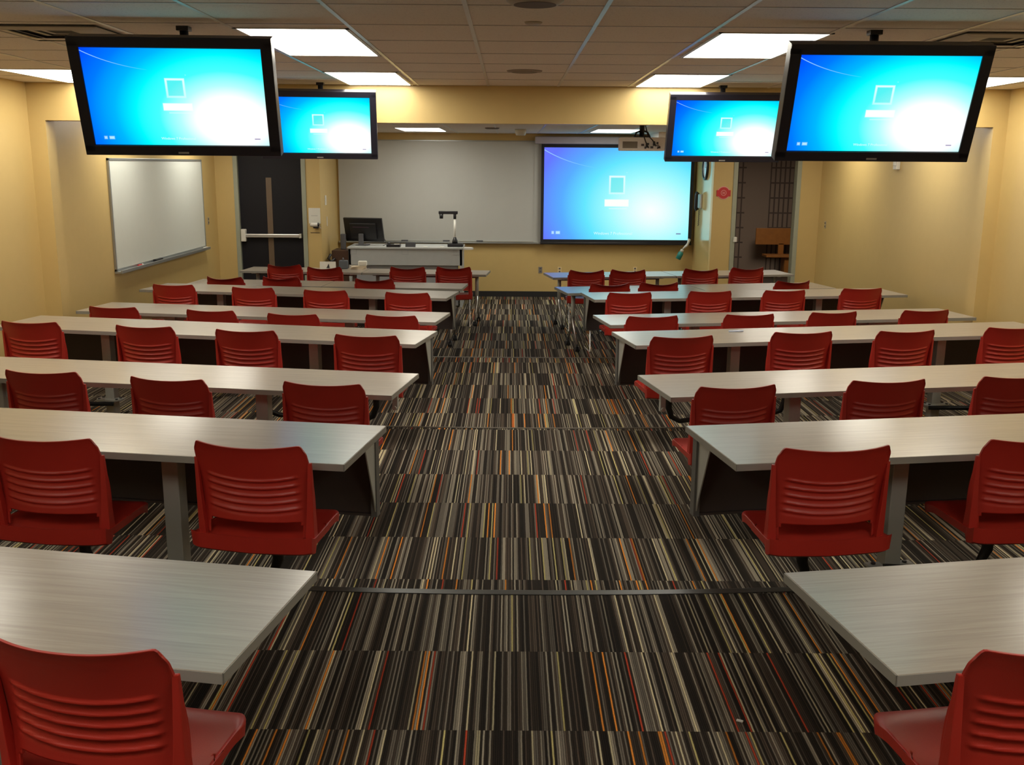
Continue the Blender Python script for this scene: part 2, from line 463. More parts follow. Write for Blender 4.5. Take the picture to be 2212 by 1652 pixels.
# ---------------------------------------------------------------- vents, speakers, detectors on the ceiling
def vent(cx, cy, s, z, label):
    t = thing('ceiling_vent', label, 'vent', (cx, cy, z), 0, 'square ceiling air diffusers')
    for k in range(4):
        h = s/2*(1-.23*k); g = s/2*(1-.23*k-.16)
        bm = bmesh.new()
        zo = -.004-.012*(k == 0); zi = -.026+.008*k
        o4 = [(-h, -h), (h, -h), (h, h), (-h, h)]; i4 = [(-g, -g), (g, -g), (g, g), (-g, g)]
        A = [bm.verts.new((x, y, zo)) for x, y in o4]; B = [bm.verts.new((x, y, zi)) for x, y in i4]
        A2 = [bm.verts.new((x, y, zo+.004)) for x, y in o4]; B2 = [bm.verts.new((x, y, zi+.004)) for x, y in i4]
        for j in range(4):
            q_ = (j+1) % 4
            bm.faces.new([A[j], A[q_], B[q_], B[j]]); bm.faces.new([A2[j], B2[j], B2[q_], A2[q_]])
            bm.faces.new([A[j], A2[j], A2[q_], A[q_]]); bm.faces.new([B[j], B[q_], B2[q_], B2[j]])
        obj('louvre', bm, M['vent'], t)
    bm = bmesh.new(); add_box(bm, -s/2+.02, s/2-.02, -s/2+.02, s/2-.02, -.003, -.001); obj('backing', bm, M['dark'], t)
vent(-2.72, 6.36, .66, ZC, 'square louvred air vent above the left near television')
vent(2.95, 6.36, .66, ZC, 'square louvred air vent above the right near television')
def disc_item(name, cx, cy, z, r, h, label, cat, mat, inner=None):
    t = thing(name, label, cat, (cx, cy, z))
    bm = bmesh.new(); add_tube(bm, [(0, 0, 0), (0, 0, -h*.5), (0, 0, -h)], [r, r*.97, r*.8], 36); obj('rim', bm, mat, t, True)
    if inner:
        bm = bmesh.new(); add_cyl(bm, (0, 0, -h-.002), (0, 0, 1), r*.72, .004, 32); obj('grille', bm, inner, t)
disc_item('ceiling_speaker', .11, 4.98, ZC, .14, .03, 'round ceiling speaker at the top edge of the photo', 'speaker', M['vent'], plain('speaker_grille', (.14, .10, .075), .7))
disc_item('ceiling_speaker', .11, 8.72, ZC, .15, .012, 'round ceiling speaker near the yellow beam', 'speaker', plain('speaker_rim', (.30, .255, .21), .8), plain('speaker_grille_far', (.22, .18, .14), .8))
disc_item('smoke_detector', .12, 5.79, ZC, .05, .012, 'small ceiling sensor between the two ceiling speakers', 'sensor', M['vent'])
disc_item('recessed_ceiling_fitting', -.28, 15.3, ZF, .11, .02, 'dark round fitting in the low front ceiling', 'fitting', plain('fitting_brown', (.16, .13, .11), .6))
disc_item('smoke_detector', .15, 15.9, ZF, .09, .09, 'white smoke detector in the low front ceiling beside the screen', 'sensor', M['white'])

# ---------------------------------------------------------------- televisions
SCR = screenmat('television_picture', .499, .270, 1.05)
def television(loc, yaw, tilt, label):
    W, H = 1.12, .66
    t = thing('television', label, 'television', loc, math.radians(yaw), 'ceiling-hung televisions', rx=math.radians(tilt))
    bm = bmesh.new(); bz = .062
    # bezel ring + casing
    add_box(bm, -W/2, W/2, .0, .075, -H/2, H/2)
    fr = obj('casing', bm, M['bezel'], t)
    bm = bmesh.new()
    add_bbox(bm, -W/2, W/2, -.014, .002, H/2-bz+.006, H/2, .004)
    add_bbox(bm, -W/2, W/2, -.014, .002, -H/2, -H/2+bz-.004, .004)
    add_bbox(bm, -W/2, -W/2+bz, -.014, .002, -H/2+.02, H/2-.02, .004)
    add_bbox(bm, W/2-bz, W/2, -.014, .002, -H/2+.02, H/2-.02, .004)
    obj('bezel', bm, M['bezel'], t)
    bm = bmesh.new(); add_box(bm, -.499, .499, -.004, .001, -.270, .270)
    s = obj('screen', bm, SCR, t)
    text_mesh('screen_text', 'Windows 7 Professional', .020, s, plain('screen_lettering', (.8, 1, 1), .4) if 'st' not in M else M['st'], (-.02, -.0055, -.232), ext=.0002)
    bm = bmesh.new(); add_box(bm, -.03, .03, -.0155, -.013, -H/2+.012, -H/2+.022); obj('maker_badge', bm, M['silver'], t)
    # mount: bracket on the back, pole up to the ceiling (built in world space, then taken into the set's frame)
    bm = bmesh.new(); add_bbox(bm, -.2, .2, .075, .105, -.18, .18, .004); obj('wall_bracket', bm, M['black'], t)
    mw = Matrix.Translation(loc) @ Matrix.Rotation(math.radians(yaw), 4, 'Z') @ Matrix.Rotation(math.radians(tilt), 4, 'X')
    inv = mw.inverted()
    p0 = mw @ Vector((0, .10, .05)); p1 = Vector((p0.x, p0.y+.13, p0.z+.03)); p2 = Vector((p1.x, p1.y, ZC))
    bm = bmesh.new(); add_tube(bm, [inv @ p0, inv @ p1], .022, 12); add_tube(bm, [inv @ (p1-Vector((0, 0, .05))), inv @ p2], .025, 14)
    obj('mount_pole', bm, M['black'], t)
    bm = bmesh.new(); add_box(bm, -.035, .035, -.035, .035, -.025, 0, inv @ Matrix.Translation(p2)); obj('ceiling_plate', bm, M['black'], t)
q = NT('screen_lettering'); q.emit((.75, 1, 1), 1.0); M['st'] = q.m
television((-1.90, 5.874, 2.716), 2.4, 16.2, 'large lit television hanging nearest the camera on the left')
television((2.092, 5.824, 2.705), 0, 19.7, 'large lit television hanging nearest the camera on the right')
television((-1.861, 9.93, 2.714), 5.5, 18.5, 'farther lit television on the left, partly behind the nearer one')
television((2.075, 9.93, 2.712), 0, 19, 'farther lit television on the right, left of the nearer one')

# ---------------------------------------------------------------- tables
TH = .735
def frame2d(P, ang, side):
    """origin = far inner corner; u along table outwards, v towards the camera"""
    a = math.radians(ang); u = Vector((math.cos(a), math.sin(a), 0))
    v = Vector((-u.y, u.x, 0)) if side == 'L' else Vector((u.y, -u.x, 0))
    return u, v
ordn = {1: 'nearest', 2: 'second', 3: 'third', 4: 'fourth', 5: 'fifth', 6: 'sixth'}
def bolt(bm, c, r=.012, h=.008): add_tube(bm, [Vector(c), Vector(c)+Vector((0, 0, h))], r, 8)
def fixed_table(row, side, P, ang, z, L, D, modesty):
    """mesh local frame: x along the table from the aisle end outwards (mirrored for left), y = forward, z up"""
    a = math.radians(ang)
    s = 1 if side == 'R' else -1
    rz = a if side == 'R' else a-PI
    t = thing('classroom_table', 'grey woodgrain fixed table %s side of the aisle, %s row from the camera' % ('left' if side == 'L' else 'right', ordn[row]),
              'table', (P[0], P[1], z), rz, 'long fixed grey tables')
    X = lambda x: s*x
    bm = bmesh.new()
    x0, x1 = sorted((0, X(L)))
    add_bbox(bm, x0+.002, x1-.002, -D+.002, -.002, TH-.028, TH, .002)
    obj('tabletop', bm, M['lam'], t)
    bm = bmesh.new()
    for (a0, a1, b0, b1) in ((x0, x1, -D, -D+.0035), (x0, x1, -.0035, 0), (x0, x0+.0035, -D, 0), (x1-.0035, x1, -D, 0)):
        add_box(bm, a0, a1, b0, b1, TH-.032, TH-.0015)
    obj('edge_band', bm, M['edge'], t)
    yc = -D/2-.02
    dr = -.11 if row in (2, 4, 6) else 0.0      # posts of the front row of each tier stand one step lower
    for px in (.98, 2.92):
        bm = bmesh.new()
        add_bbox(bm, X(px)-.042, X(px)+.042, yc-.03, yc+.05, dr+.012, TH-.03, .004)
        p = obj('leg', bm, M['leg'], t)
        bm = bmesh.new()
        add_bbox(bm, X(px)-.10, X(px)+.10, yc-.05, yc+.12, dr, dr+.012, .003)
        obj('foot_plate', bm, M['leg'], p)
        bm = bmesh.new(); add_bbox(bm, X(px)-.14, X(px)+.14, -D+.07, -.07, TH-.045, TH-.029, .003)
        obj('top_plate', bm, M['leg'], p)
        bm = bmesh.new(); zb = .075
        # swivel-arm bracket with bolts
        add_prism(bm, [(X(px)-.085, yc-.10), (X(px)+.085, yc-.10), (X(px)+.12, yc-.04), (X(px)+.12, yc+.03), (X(px)-.12, yc+.03), (X(px)-.12, yc-.04)], zb-.012, zb)
        obj('arm_bracket', bm, M['leg'], p)
        for bx in (-.085, .085):
            for by in (-.06, .005):
                bm = bmesh.new(); bolt(bm, (X(px)+bx, yc+by, zb)); obj('bolt', bm, M['black'], p)
    if modesty:
        bm = bmesh.new(); pb = .275
        xa, xb = sorted((X(.045), X(L-.045)))
        add_box(bm, xa, xb, -.055, -.045, pb, TH-.03)
        add_box(bm, xa, xb, -.075, -.045, pb, pb+.012)
        obj('modesty_panel', bm, M['panel'], t)
        for px, sg in ((.045, 1), (L-.045, -1)):
            bm = bmesh.new()
            pts = [(-.25, TH-.031), (-.05, TH-.031), (-.05, pb), (-.075, pb), (-.11, pb+.10)]
            lo = [bm.verts.new((X(px), y, zz)) for y, zz in pts]; hi = [bm.verts.new((X(px)+.006, y, zz)) for y, zz in pts]
            bm.faces.new(lo); bm.faces.new(list(reversed(hi)))
            for i in range(5): bm.faces.new([lo[i], lo[(i+1) % 5], hi[(i+1) % 5], hi[i]])
            obj('side_gusset', bm, M['leg'], t)
            bm = bmesh.new(); w0, w1 = sorted((X(px-.012*sg), X(px+.02*sg)))
            add_box(bm, w0, w1, -.085, -.03, pb, TH-.031); obj('end_post', bm, M['panel_end'], t)
    elif row > 1:
        for px in ((.10, .78, 1.9, 2.9, L-.10) if row == 3 else (.78, 1.9, 2.9)):
            bm = bmesh.new()
            if px != 2.9:
                add_bbox(bm, X(px)-.018, X(px)+.018, -.26, -.225, TH-.20, TH-.03, .003)
                add_tube(bm, [(X(px), -.26, TH-.185), (X(px), -.275, TH-.185)], .014, 8)
            else:
                add_bbox(bm, X(px)-.12, X(px)+.10, -.36, -.35, TH-.21, TH-.03, .003)
            obj('hanging_bracket', bm, M['leg'], t)
        bm = bmesh.new()
        for a0, a1 in ((2.25, 2.85), (2.98, 3.3)):
            q0, q1 = sorted((X(a0), X(a1))); add_bbox(bm, q0, q1, -.345, -.30, TH-.115, TH-.07, .003)
        obj('support_rail', bm, M['silver'], t)
    return t
TZ = [.33, .33, .22, .22, .11, .11]
DEP = .68
Lt = [(-.62, 3.03, 170.1), (-.62, 4.87, 171.2), (-.62, 6.68, 170.8), (-.62, 8.47, 169.0), (-.62, 10.31, 170.9), (-.62, 12.08, 170.4)]
Rt = [(.90, 3.04, 9.8), (.90, 4.91, 9.4), (.88, 6.68, 10.5), (.88, 8.49, 10.9), (.86, 10.21, 9.9), (.86, 12.06, 9.6)]
for i in range(6):
    L_ = 3.82 if i in (3, 4, 5) else 3.85
    fixed_table(i+1, 'L', Lt[i][:2], Lt[i][2], TZ[i], L_, DEP, i in (1, 3, 5))
    fixed_table(i+1, 'R', Rt[i][:2], Rt[i][2], TZ[i], 3.92, DEP, i in (1, 3, 5))

def rolling_table(P, rz, s, label, D, Lg=1.85, H=.775):
    """flip-top table on casters; local x from the aisle end (times s), y back towards camera is negative"""
    t = thing('rolling_table', label, 'table', (P[0], P[1], 0), rz, 'rolling grey tables of the two front rows')
    x0, x1 = sorted((0, s*Lg))
    bm = bmesh.new(); add_bbox(bm, x0+.002, x1-.002, -D+.002, -.002, H-.028, H, .002); obj('tabletop', bm, M['lam'], t)
    bm = bmesh.new()
    for (a0, a1, b0, b1) in ((x0, x1, -D, -D+.0035), (x0, x1, -.0035, 0), (x0, x0+.0035, -D, 0), (x1-.0035, x1, -D, 0)):
        add_box(bm, a0, a1, b0, b1, H-.032, H-.0015)
    obj('edge_band', bm, M['edge'], t)
    for lx in (.17, Lg-.17):
        x = s*lx; yc = -D/2
        bm = bmesh.new(); add_tube(bm, [(x, yc, .36), (x, yc, H-.03)], .027, 14)
        add_bbox(bm, x-.03, x+.03, yc-.2, yc+.2, H-.055, H-.03, .004)
        lg = obj('leg', bm, M['leg'], t)
        for sg in (-1, 1):
            bm = bmesh.new()
            add_tube(bm, [(x, yc+sg*.012, .42), (x, yc+sg*.05, .30), (x, yc+sg*.22, .085)], [.019, .018, .014], 12)
            obj('foot', bm, M['steel'], lg, False)
            bm = bmesh.new()
            for o_ in (-.016, .016):
                add_tube(bm, [(x+o_-.010, yc+sg*.235, .034), (x+o_+.010, yc+sg*.235, .034)], .034, 18)
            add_tube(bm, [(x, yc+sg*.222, .04), (x, yc+sg*.222, .095)], .013, 10)
            obj('caster', bm, M['black'], lg)
    bm = bmesh.new(); a0, a1 = sorted((s*.17, s*(Lg-.17)))
    add_box(bm, a0, a1, -D/2-.012, -D/2+.012, H-.085, H-.045); obj('cross_rail', bm, M['panel_end'], t)
def pair(P, ang, side, D, rowname):
    a = math.radians(ang); s = 1 if side == 'R' else -1; rz = a if side == 'R' else a-PI
    u = Vector((math.cos(a), math.sin(a)))
    for k, w_ in ((0, 'aisle half'), (1, 'outer half')):
        Q = (P[0]+u.x*1.86*k, P[1]+u.y*1.86*k)
        rolling_table(Q, rz, s, 'grey table on casters, %s of the %s %s row' % (w_, rowname, 'left' if side == 'L' else 'right'), D)
pair((-.57, 13.51), 174.9, 'L', .62, 'second-farthest')
pair((-.30, 15.22), 175.0, 'L', .62, 'farthest')
pair((.59, 13.18), 11.6, 'R', .68, 'second-farthest')
pair((.50, 14.95), 10.4, 'R', .68, 'farthest')

# ---------------------------------------------------------------- chairs
def back_mesh(roll=0.0):
    """one-piece ribbed back shell; local origin on the floor below the seat centre; rear is -y"""
    bm = bmesh.new()
    NU, NV = 56, 84
    ZB, ZT = .448, .866
    def base(u, v):
        au = abs(u)
        # silhouette: slightly wider at mid, straight sides, small rounded upper corners
        hw = .259 - .008*v + .006*math.sin(PI*min(1, v*1.0))
        top = ZT + .012*(au**2.0) - .026*max(0, (au-.88)/.12)**2.6
        zz = ZB + (top-ZB)*v
        x = u*hw
        if v > .93 and au > .9: x *= 1-.035*((v-.93)/.07)**2*((au-.9)/.1)
        y = -.236 + .030*math.sin(PI*min(1, v/.9))*.5 - .050*v*v
        y += .060*(au**2.2)                # wraps forward at the sides
        y -= .012*max(0, (v-.86)/.14)**2    # top rolls back
        t = max(0, (v-.84)/.16)
        y -= roll*1.9*t**1.7*(1-au**2); zz -= roll*.75*t**1.5*(1-au**2)
        return x, y, zz
    def rib(u, v):
        d = 0
        if abs(u) < .80:
            fade = min(1, (.80-abs(u))/.06)
            for k in range(5):
                c = .620 - .084*k
                cc = c + .034*(abs(u)/.8)**2
                t = (v-cc)/.0125
                d += math.exp(-t*t)*fade*.0085
                t2 = (v-cc+.030)/.016
                d -= math.exp(-t2*t2)*fade*.0035
        return d
    grid = []
    for lay in (0, 1):
        g = []
        for j in range(NV+1):
            rowv = []
            v = j/NV
            for i in range(NU+1):
                u = -1+2*i/NU
                x, y, z = base(u, v)
                if lay == 0: y -= rib(u, v)
                else: y += .0085 - (0 if True else 0)
                # edge thickness pinch
                rowv.append(bm.verts.new((x, y, z)))
            g.append(rowv)
        grid.append(g)
    def hole(i, j):
        u = -1+2*(i+.5)/NU; v = (j+.5)/NV
        if abs(u) > .82 or v > .165: return False
        return not (v > .13 and abs(u) > .77)
    for lay in (0, 1):
        g = grid[lay]
        for j in range(NV):
            for i in range(NU):
                if hole(i, j): continue
                f = bm.faces.new([g[j][i], g[j][i+1], g[j+1][i+1], g[j+1][i]] if lay == 0 else [g[j][i], g[j+1][i], g[j+1][i+1], g[j][i+1]])
                f.smooth = True
    # side walls wherever a filled cell meets a hole or the border
    A, B = grid
    def filled(i, j): return 0 <= i < NU and 0 <= j < NV and not hole(i, j)
    for j in range(NV):
        for i in range(NU):
            if not filled(i, j): continue
            for di, dj, e in ((-1, 0, ((i, j), (i, j+1))), (1, 0, ((i+1, j), (i+1, j+1))), (0, -1, ((i, j), (i+1, j))), (0, 1, ((i, j+1), (i+1, j+1)))):
                if not filled(i+di, j+dj):
                    (a, b), (c, d) = e
                    bm.faces.new([A[b][a], A[d][c], B[d][c], B[b][a]])
    return bm

def seat_mesh():
    bm = bmesh.new(); N = 40; Mv = 30
    def pt(u, v):
        # v: 0 rear .. 1 front
        hw = .276 - .020*v
        y = -.272 + .505*v
        # rounded plan corners
        cf = max(0, (abs(u)-.80)/.20)
        if v > .5: y -= .055*cf**2.2
        else: y += .018*cf**2.4
        x = u*hw*(1 - .05*max(0, (v-.85)/.15)**2)
        z = .452 - .018*(1-u*u)*math.sin(PI*min(1, v*1.05)) - .018*(1-u**4)*math.exp(-((v-.16)/.10)**2) - .030*max(0, (v-.78)/.22)**2 + .020*max(0, (.10-v)/.10)**2*(.55+.45*abs(u))
        z += .004*abs(u)**3
        return x, y, z
    top = [[bm.verts.new(pt(-1+2*i/N, j/Mv)) for i in range(N+1)] for j in range(Mv+1)]
    bot = []
    for j in range(Mv+1):
        r = []
        for i in range(N+1):
            u = -1+2*i/N; v = j/Mv; x, y, z = pt(u, v)
            edge = max(abs(u), abs(2*v-1))
            drop = .070 if v < .12 else .036
            r.append(bm.verts.new((x*.985, y*.985, z-(drop if edge > .93 else .018))))
        bot.append(r)
    for j in range(Mv):
        for i in range(N):
            f = bm.faces.new([top[j][i], top[j][i+1], top[j+1][i+1], top[j+1][i]]); f.smooth = True
            f = bm.faces.new([bot[j][i], bot[j+1][i], bot[j+1][i+1], bot[j][i+1]]); f.smooth = True
    for i in range(N):
        bm.faces.new([top[0][i], bot[0][i], bot[0][i+1], top[0][i+1]]); bm.faces.new([top[Mv][i], top[Mv][i+1], bot[Mv][i+1], bot[Mv][i]])
    for j in range(Mv):
        bm.faces.new([top[j][0], top[j+1][0], bot[j+1][0], bot[j][0]]); bm.faces.new([top[j][N], bot[j][N], bot[j+1][N], top[j+1][N]])
    return bm

def side_rail(sg):
    """raised upright that ties the back to the seat"""
    bm = bmesh.new()
    secs = [(.425, .030, .030), (.50, .024, .026), (.60, .016, .020), (.70, .011, .014), (.79, .007, .008)]
    rings = []
    for z, wv, dv in secs:
        v = (z-.455)/.40
        x = sg*(.257); y = -.236-.02*v + .052
        c = [(x-sg*wv, y-dv), (x+sg*.009, y-dv*.6), (x+sg*.009, y+dv), (x-sg*wv, y+dv*.5)]
        rings.append([bm.verts.new((a, b, z)) for a, b in c])
    for A, B in zip(rings, rings[1:]):
        for k in range(4): bm.faces.new([A[k], A[(k+1) % 4], B[(k+1) % 4], B[k]])
    bm.faces.new(rings[0]); bm.faces.new(list(reversed(rings[-1])))
    bmesh.ops.bevel(bm, geom=[e for e in bm.edges], offset=.003, segments=2, profile=.5, affect='EDGES')
    return bm

def chair_shell(t):
    obj('seat', seat_mesh(), M['red'], t); obj('backrest', back_mesh(), M['red'], t)
    for sg in (-1, 1): obj('back_upright', side_rail(sg), M['red'], t)
def make_swing(label, armdx):
    """armdx: side (in the chair's frame) on which the table post stands"""
    t = thing('swing_seat', label, 'chair', (0, 0, 0), 0)
    chair_shell(t)
    bm = bmesh.new()
    add_tube(bm, [(0, .02, .385), (0, .02, .432)], [.075, .10], 20)
    add_bbox(bm, -.11, .11, -.09, .13, .418, .432, .003)
    obj('swivel_mount', bm, M['black'], t)
    bm = bmesh.new()
    add_tube(bm, [(0, .02, .40), (0, .02, .25), (armdx*.03, .03, .17), (armdx*.12, .09, .115), (armdx*.40, .24, .088)], [.028, .026, .022, .02, .018], 12)
    obj('swing_arm', bm, M['darkmetal'], t)
    return t
def make_sled(label):
    t = thing('sled_chair', label, 'chair', (0, 0, 0), 0)
    sh = .04
    for nm, b in (('seat', seat_mesh()), ('backrest', back_mesh(.030)), ('back_upright', side_rail(-1)), ('back_upright', side_rail(1))):
        bmesh.ops.translate(b, verts=list(b.verts), vec=(0, 0, sh)); obj(nm, b, M['red'], t)
    for sg in (-1, 1):
        bm = bmesh.new(); x = sg*.225
        path = [(sg*.10, -.12, .455), (x, -.14, .445), (x+sg*.008, -.20, .03), (x+sg*.008, -.215, .011), (x+sg*.008, -.19, .009), (x+sg*.008, .20, .009), (x+sg*.008, .225, .011), (x+sg*.008, .215, .03), (x, .13, .445), (sg*.10, .12, .455)]
        add_tube(bm, path, .0085, 10)
        obj('wire_leg', bm, M['chrome'], t)
    bm = bmesh.new(); add_tube(bm, [(-.10, -.12, .455), (.10, -.12, .455)], .0085, 8); add_tube(bm, [(-.10, .12, .455), (.10, .12, .455)], .0085, 8)
    obj('under_brace', bm, M['chrome'], t)
    return t
YBK = -.286
def chair_at(proto, bx, by, z, rzdeg, label, group, first):
    r = math.radians(rzdeg)
    if z > .05 or 'swing' in label:
        k = (CAMZ-z-.885)/(CAMZ-z-.84); bx *= 1+(k-1)*.45; by *= k
    ox = bx + math.sin(r)*YBK; oy = by - math.cos(r)*YBK
    if first:
        proto.location = (ox, oy, z); proto.rotation_euler = (0, 0, r); proto['label'] = label; proto['group'] = group
    else: dup(proto, (ox, oy, z), r, label, group)
ORDP = ['nearest the aisle', 'second from the aisle', 'third from the aisle', 'farthest from the aisle']
swA = make_swing('', 1); swB = make_swing('', -1); sled = make_sled('')
used = {'A': True, 'B': True, 'S': True}
SW = {
 'L1': [(-1.11, 2.31, -11)],
 'L2': [(-1.13, 4.16, -10), (-2.06, 4.25, -8)],
 'L3': [(-1.13, 5.90, -9), (-2.10, 6.01, -11), (-2.95, 6.20, -8)],
 'L4': [(-1.11, 7.65, -7), (-2.09, 7.85, -8), (-2.95, 8.02, -10), (-3.95, 8.20, -7)],
 'L5': [(-1.13, 9.44, -9), (-2.07, 9.48, -8), (-2.91, 9.69, -10), (-3.92, 9.87, -7)],
 'L6': [(-1.15, 11.17, -8), (-2.09, 11.33, -7), (-2.96, 11.54, -8), (-3.94, 11.76, -6)],
 'R1': [(1.43, 2.33, 10)],
 'R2': [(1.42, 4.17, 7), (2.38, 4.34, 9)],
 'R3': [(1.38, 5.90, 10), (2.36, 6.10, 8), (3.24, 6.26, 10)],
 'R4': [(1.35, 7.70, 10), (2.35, 7.95, 8), (3.22, 8.05, 10), (4.20, 8.27, 8)],
 'R5': [(1.37, 9.50, 9), (2.33, 9.66, 9), (3.21, 9.86, 12), (4.19, 10.04, 9)],
 'R6': [(1.36, 11.31, 8), (2.30, 11.49, 7), (3.19, 11.63, 8), (4.17, 11.87, 9)],
}
for key, lst in SW.items():
    row = int(key[1]); side = 'left' if key[0] == 'L' else 'right'
    for k, (x, y, rz) in enumerate(lst):
        # post lies outward of even seats (k=0,2), inward of odd ones
        outward = (k % 2 == 0); dirx = (-1 if side == 'left' else 1)*(1 if outward else -1)
        lab = 'red swing seat %s at the %s %s table from the camera' % (ORDP[k], ordn[row], side)
        if row == 1: lab = 'red swing seat cut off at the bottom %s corner of the photo' % side
        p, kk = (swA, 'A') if dirx > 0 else (swB, 'B')
        chair_at(p, x, y, TZ[row-1], rz, lab, 'red swing seats on the fixed tables', used[kk]); used[kk] = False
SL = {
 'L7': [(-1.76, 12.80, -4, 'nearest the aisle'), (-3.0, 12.94, -8, 'second from the aisle'), (-3.72, 12.89, -10, 'farthest from the aisle')],
 'L8': [(-.82, 14.38, -2, 'nearest the aisle'), (-1.48, 14.33, 0, 'second from the aisle'), (-2.67, 14.25, -4, 'third from the aisle'), (-3.31, 14.55, -4, 'farthest from the aisle')],
 'R7': [(1.27, 12.48, 5, 'nearest the aisle'), (1.91, 12.61, 8, 'second from the aisle'), (3.71, 12.92, 16, 'farthest from the aisle')],
 'R8': [(1.09, 14.06, 4, 'nearest the aisle'), (1.69, 14.17, 3, 'second from the aisle'), (2.77, 14.37, 4, 'third from the aisle'), (3.50, 14.60, 9, 'farthest from the aisle')],
}
for key, lst in SL.items():
    side = 'left' if key[0] == 'L' else 'right'; rn = 'second-farthest' if key[1] == '7' else 'farthest'
    for x, y, rz, pos in lst:
        chair_at(sled, x, y, 0, rz, 'red wire-legged chair %s in the %s %s row' % (pos, rn, side), 'red wire-legged chairs of the two front rows', used['S']); used['S'] = False

# ---------------------------------------------------------------- left whiteboard, tray
t = thing('whiteboard', 'whiteboard with aluminium tray on the yellow left wall', 'whiteboard', (CL, 12.12, 1.07))
bm = bmesh.new(); add_box(bm, 0, .018, 0, 3.61, 0, 1.31); obj('writing_surface', bm, M['board'], t)
bm = bmesh.new()
add_bbox(bm, 0, .026, -.02, .012, -.02, 1.33, .003); add_bbox(bm, 0, .026, 3.60, 3.63, -.02, 1.33, .003)
add_bbox(bm, 0, .026, -.02, 3.63, 1.30, 1.33, .003); add_bbox(bm, 0, .026, -.02, 3.63, -.03, .012, .003); obj('frame', bm, M['alu'], t)
bm = bmesh.new(); add_bbox(bm, .0, .085, -.02, 3.63, -.045, -.02, .004); add_bbox(bm, .075, .09, -.02, 3.63, -.045, -.005, .003); obj('tray', bm, M['alu'], t)
bm = bmesh.new(); add_tube(bm, [(CL+.05, 12.75, 1.063), (CL+.05, 12.86, 1.063)], .012, 12); mk = tag(obj('dry_erase_marker', bm, M['redsign']), 'red and white marker lying on the whiteboard tray', 'marker')
bm = bmesh.new(); add_tube(bm, [(CL+.05, 12.86, 1.062), (CL+.05, 12.91, 1.062)], .0115, 12); obj('cap', bm, M['white'], mk)
bm = bmesh.new(); add_bbox(bm, CL+.029, CL+.072, 13.35, 13.62, 1.051, 1.085, .004); er = tag(obj('board_eraser', bm, M['black']), 'black eraser lying on the whiteboard tray', 'eraser')
bm = bmesh.new(); add_bbox(bm, CL+.03, CL+.07, 15.55, 15.70, 1.051, 1.066, .004); tag(obj('marker_holder', bm, M['white']), 'pale holder at the far end of the whiteboard tray', 'holder')

# wall plates
def plate(cx, cy, cz, nx, ny, label, kind='wall_outlet', cat='outlet', w_=.07, h_=.115, mat=None):
    rz = math.atan2(nx, -ny) if True else 0
    t = thing(kind, label, cat, (cx, cy, cz), rz)
    bm = bmesh.new(); add_bbox(bm, -w_/2, w_/2, -.007, 0, -h_/2, h_/2, .002); obj('cover_plate', bm, mat or M['white'], t)
    for dz in (-.026, .026):
        bm = bmesh.new(); add_bbox(bm, -.016, .016, -.010, -.006, dz-.014, dz+.014, .002); obj('socket', bm, M['ink'] if kind == 'wall_outlet' else M['white'], t)
    return t
plate(CL, 16.0, 1.45, 1, 0, 'steel outlet plate on the left wall between whiteboard and door', mat=M['steel'])
plate(CR, 16.12, 1.45, -1, 0, 'steel outlet plate on the right wall beside the open door', mat=M['steel'])
plate(AL, 16.94, 1.75, 1, 0, 'upper white wall switch beside the lectern', 'wall_switch', 'switch', .13, .16)
plate(AL, 17.01, 1.40, 1, 0, 'lower white wall switch beside the lectern', 'wall_switch', 'switch', .05, .16)
plate(.55, YF, .49, 0, -1, 'steel outlet on the front wall left of the farthest right table', mat=M['steel'])
plate(.90, YF, .49, 0, -1, 'ivory outlet on the front wall above the farthest right table end', mat=plain('ivory_plate', (.75, .6, .33), .4))
plate(2.27, YF, .50, 0, -1, 'ivory outlet behind the farthest right table, below the projection screen', mat=plain('ivory_plate_far', (.75, .6, .33), .4))
t = thing('wall_strobe', 'small white wall device below the right near television', 'alarm', (CR, 13.26, 2.42))
bm = bmesh.new(); add_bbox(bm, -.05, 0, -.06, .06, -.09, .07, .006); obj('housing', bm, M['white'], t)
bm = bmesh.new(); add_bbox(bm, -.065, -.045, -.03, .03, -.04, .03, .006); obj('lens', bm, M['paper'], t)

# ---------------------------------------------------------------- left door
def door_frame(x0, x1, name_mat, parent, y=YD, depth=.16, w_=.07):
    bm = bmesh.new()
    add_bbox(bm, x0-.0, x0+w_, y-.02, y+depth, 0, DT, .004); add_bbox(bm, x1-w_, x1, y-.02, y+depth, 0, DT, .004)
    add_bbox(bm, x0, x1, y-.02, y+depth, DT-.07, DT, .004)
    return obj('door_frame', bm, name_mat, parent)
d1 = bpy.data.objects.new('door_1', None); COL.objects.link(d1); d1['kind'] = 'structure'; d1['label'] = 'black door with a push bar and narrow glass strip, closed'
door_frame(-4.50, -3.33, M['frame'], d1)
bm = bmesh.new(); add_bbox(bm, -4.43, -3.40, YD+.05, YD+.095, .01, DT-.07, .003); sl = obj('door_slab', bm, M['doorblack'], d1)
bm = bmesh.new(); add_box(bm, -3.99, -3.90, YD+.044, YD+.052, .55, 2.12); obj('glass_strip', bm, M['glass_strip'], sl)
bm = bmesh.new()
add_bbox(bm, -4.40, -3.45, YD-.03, YD+.02, 1.155, 1.215, .008)
pbar = obj('push_bar', bm, M['steel'], sl)
bm = bmesh.new(); add_bbox(bm, -4.42, -4.34, YD-.035, YD+.052, 1.09, 1.29, .01); add_bbox(bm, -3.47, -3.43, YD-.03, YD+.052, 1.15, 1.22, .005); obj('bar_housing', bm, M['white'], sl)
